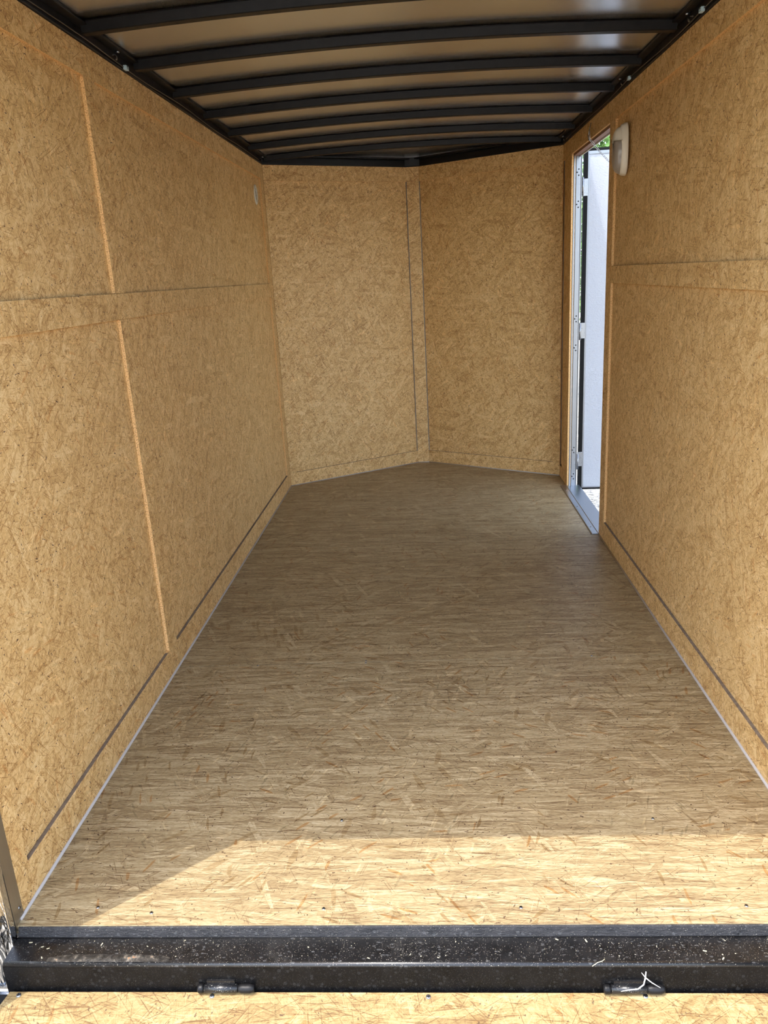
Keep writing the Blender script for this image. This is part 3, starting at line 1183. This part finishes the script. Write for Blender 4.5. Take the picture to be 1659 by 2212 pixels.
# ------------------------------------------------------------------ oval wall vent on the left wall
vent = empty('wall_vent', (XL - ST, 5.437, 2.055))
tag(vent, 'small pale oval louvred vent on the left wall near the nose corner', 'vent')
m = MB()
n = 32
vs, fs = [], []
rings = [(1.0, 0.0), (1.0, .003), (.90, .007), (.74, .006), (.70, .002)]
for rr, d in rings:
    for k in range(n):
        a = 2 * math.pi * k / n
        vs.append((d, .046 * rr * math.cos(a), .062 * rr * math.sin(a)))
for j in range(len(rings) - 1):
    for k in range(n):
        k2 = (k + 1) % n
        fs.append((j * n + k, j * n + k2, (j + 1) * n + k2, (j + 1) * n + k))
m.add(vs, fs, 0, True)
m.build('rim', 'vent_plastic', vent)
m = MB()
vs = [(.0015, .044 * .74 * math.cos(2 * math.pi * k / n), .060 * .74 * math.sin(2 * math.pi * k / n)) for k in range(n)]
m.add(vs, [tuple(range(n))])
m.build('recess', 'vent_dark', vent)
m = MB()
for i in range(9):
    z = -.036 + .009 * i
    hw = .032 * math.sqrt(max(0, 1 - (z / .044) ** 2))
    m.box((.002, -hw, z - .0022), (.006, hw, z + .0022))
m.build('louvres', 'vent_plastic', vent)

# ------------------------------------------------------------------ cable along each roof rail, with clamps and connectors
for side, xw, sgn in (('left', XL, 1), ('right', XR, -1)):
    m = MB()
    y = 1.45
    pts = []
    while y < YV - .05:
        pts.append((xw + sgn * (.0105 + .002 * math.sin(y * 7)), y, ZW + .012 + .004 * math.sin(y * 5 + 1)))
        y += .12
    m.tube(pts, .0022, 6)
    tag(m.build('lighting_cable', 'wire'), 'thin dark cable run along the %s roof rail' % side, 'cable')


def clamp(loc, sgn, label):
    """metal P-clamp with its screw"""
    r = empty('cable_clamp', loc)
    tag(r, label, 'clamp', 'cable clamps on the roof rails')
    m = MB()
    pts = []
    for k in range(14):
        a = math.radians(-60 + 300 * k / 13)
        pts.append((sgn * (.002 + .010 * math.cos(a)), 0, .010 * math.sin(a)))
    for (a0, a1) in ((-.006, .006),):
        vs, fs = [], []
        for p in pts:
            for yy in (a0, a1):
                vs.append((p[0], yy, p[2]))
            for yy in (a1, a0):
                vs.append((p[0] * .88, yy, p[2] * .88))
        for i in range(len(pts) - 1):
            for k in range(4):
                fs.append((i * 4 + k, i * 4 + (k + 1) % 4, (i + 1) * 4 + (k + 1) % 4, (i + 1) * 4 + k))
        m.add(vs, fs)
    m.build('band', 'zinc', r)
    m = MB()
    m.tube([(sgn * .008, 0, .018), (sgn * .022, 0, .016)], [.0045, .0035], 8)
    m.tube([(sgn * .006, .004, .020), (sgn * .003, .008, .034)], .0015, 6)
    m.build('screw', 'zinc', r)
    return r


clamp((XL + .010, 3.036, ZW + .020), 1, 'shiny cable clamp on the left roof rail, beside a pale blue connector')
clamp((XR - .010, 3.080, ZW + .016), -1, 'shiny cable clamp on the right roof rail nearest the rear opening')
clamp((XR - .010, 4.030, ZW + .020), -1, 'shiny cable clamp on the right roof rail, halfway along')
clamp((XL + .010, 5.600, ZW + .018), 1, 'small cable clamp on the left rail at the nose corner')
clamp((XR - .010, 5.560, ZW + .016), -1, 'small cable clamp on the right rail above the side door')


def connector(loc, label):
    r = empty('wire_connector', loc)
    tag(r, label, 'connector', 'pale blue wire connectors')
    m = MB()
    m.box((-.007, -.013, -.008), (.007, .013, .008))
    m.build('housing', 'clip_plastic', r, bevel=.003)
    m = MB()
    m.box((-.0075, -.006, .001), (.0075, .003, .0045))
    m.box((-.0075, -.009, -.0045), (.0075, .006, -.003))
    m.build('slot', 'black_plastic', r)
    return r


connector((XL + .016, 3.131, ZW + .008), 'pale blue wire connector on the left roof rail cable')
connector((XR - .016, 2.960, ZW + .010), 'pale blue wire connector on the right rail, nearest the rear opening')
connector((XR - .016, 3.905, ZW + .013), 'pale blue wire connector on the right rail, halfway along')

# ------------------------------------------------------------------ loose gravel outside the doorway
m = MB()
ico = bmesh.new()
bmesh.ops.create_icosphere(ico, subdivisions=1, radius=1.0)
iv = [v.co.copy() for v in ico.verts]
jf = [tuple(v.index for v in f.verts) for f in ico.faces]
ico.free()
for i in range(2200):
    x = random.uniform(1.08, 2.4)
    y = random.uniform(5.0, 9.5)
    r = random.uniform(.006, .017)
    sc = (r * random.uniform(.8, 1.3), r * random.uniform(.8, 1.3), r * random.uniform(.5, .8))
    mt = Matrix.Translation((x, y, GZ + sc[2] * .4)) @ Matrix.Rotation(random.uniform(0, 6), 4, 'Z')
    m.add([mt @ Vector((v.x * sc[0], v.y * sc[1], v.z * sc[2])) for v in iv], jf)
tag(m.build('loose_gravel', 'stone'), 'pale loose gravel stones lying outside the side doorway', 'gravel', kind='stuff')

# ------------------------------------------------------------------ tree beyond the door
tree = empty('leafy_tree', (2.9, 12.2, GZ))
tag(tree, 'bright green leafy tree showing above the open side door', 'tree')
m = MB()
m.tube([(0, 0, 0), (.03, .02, .9), (-.04, .05, 1.8), (.05, 0, 3.9)], [.15, .12, .10, .05], 10)
for k in range(7):
    a = k * 2.4
    z0 = 1.2 + .38 * k
    m.tube([(0, 0, z0), (.5 * math.cos(a), .5 * math.sin(a), z0 + .45), (1.0 * math.cos(a), 1.0 * math.sin(a), z0 + .8)],
           [.05, .03, .012], 7)
m.build('trunk', 'bark', tree)
m = MB()
rnd = random.Random(3)
clumps = [(rnd.gauss(-.2, .85), rnd.gauss(0, .7), rnd.uniform(1.3, 4.7), rnd.uniform(.32, .55)) for _ in range(110)]
for cx, cy, cz, cr in clumps:
    for _ in range(170):
        d = Vector((rnd.gauss(0, 1), rnd.gauss(0, 1), rnd.gauss(0, 1))).normalized()
        p = Vector((cx, cy, cz)) + d * cr * rnd.uniform(.65, 1.05)
        nrm = (d + Vector((rnd.gauss(0, .5), rnd.gauss(0, .5), rnd.gauss(0, .5)))).normalized()
        a = nrm.orthogonal().normalized()
        a.rotate(Matrix.Rotation(rnd.uniform(0, 6.28), 3, nrm))
        b = nrm.cross(a)
        L = rnd.uniform(.035, .06)
        m.add([p - a * L, p + b * L * .45 + nrm * .006, p + a * L, p - b * L * .45 + nrm * .006], [(0, 1, 2, 3)])
m.build('foliage', 'leaf', tree)
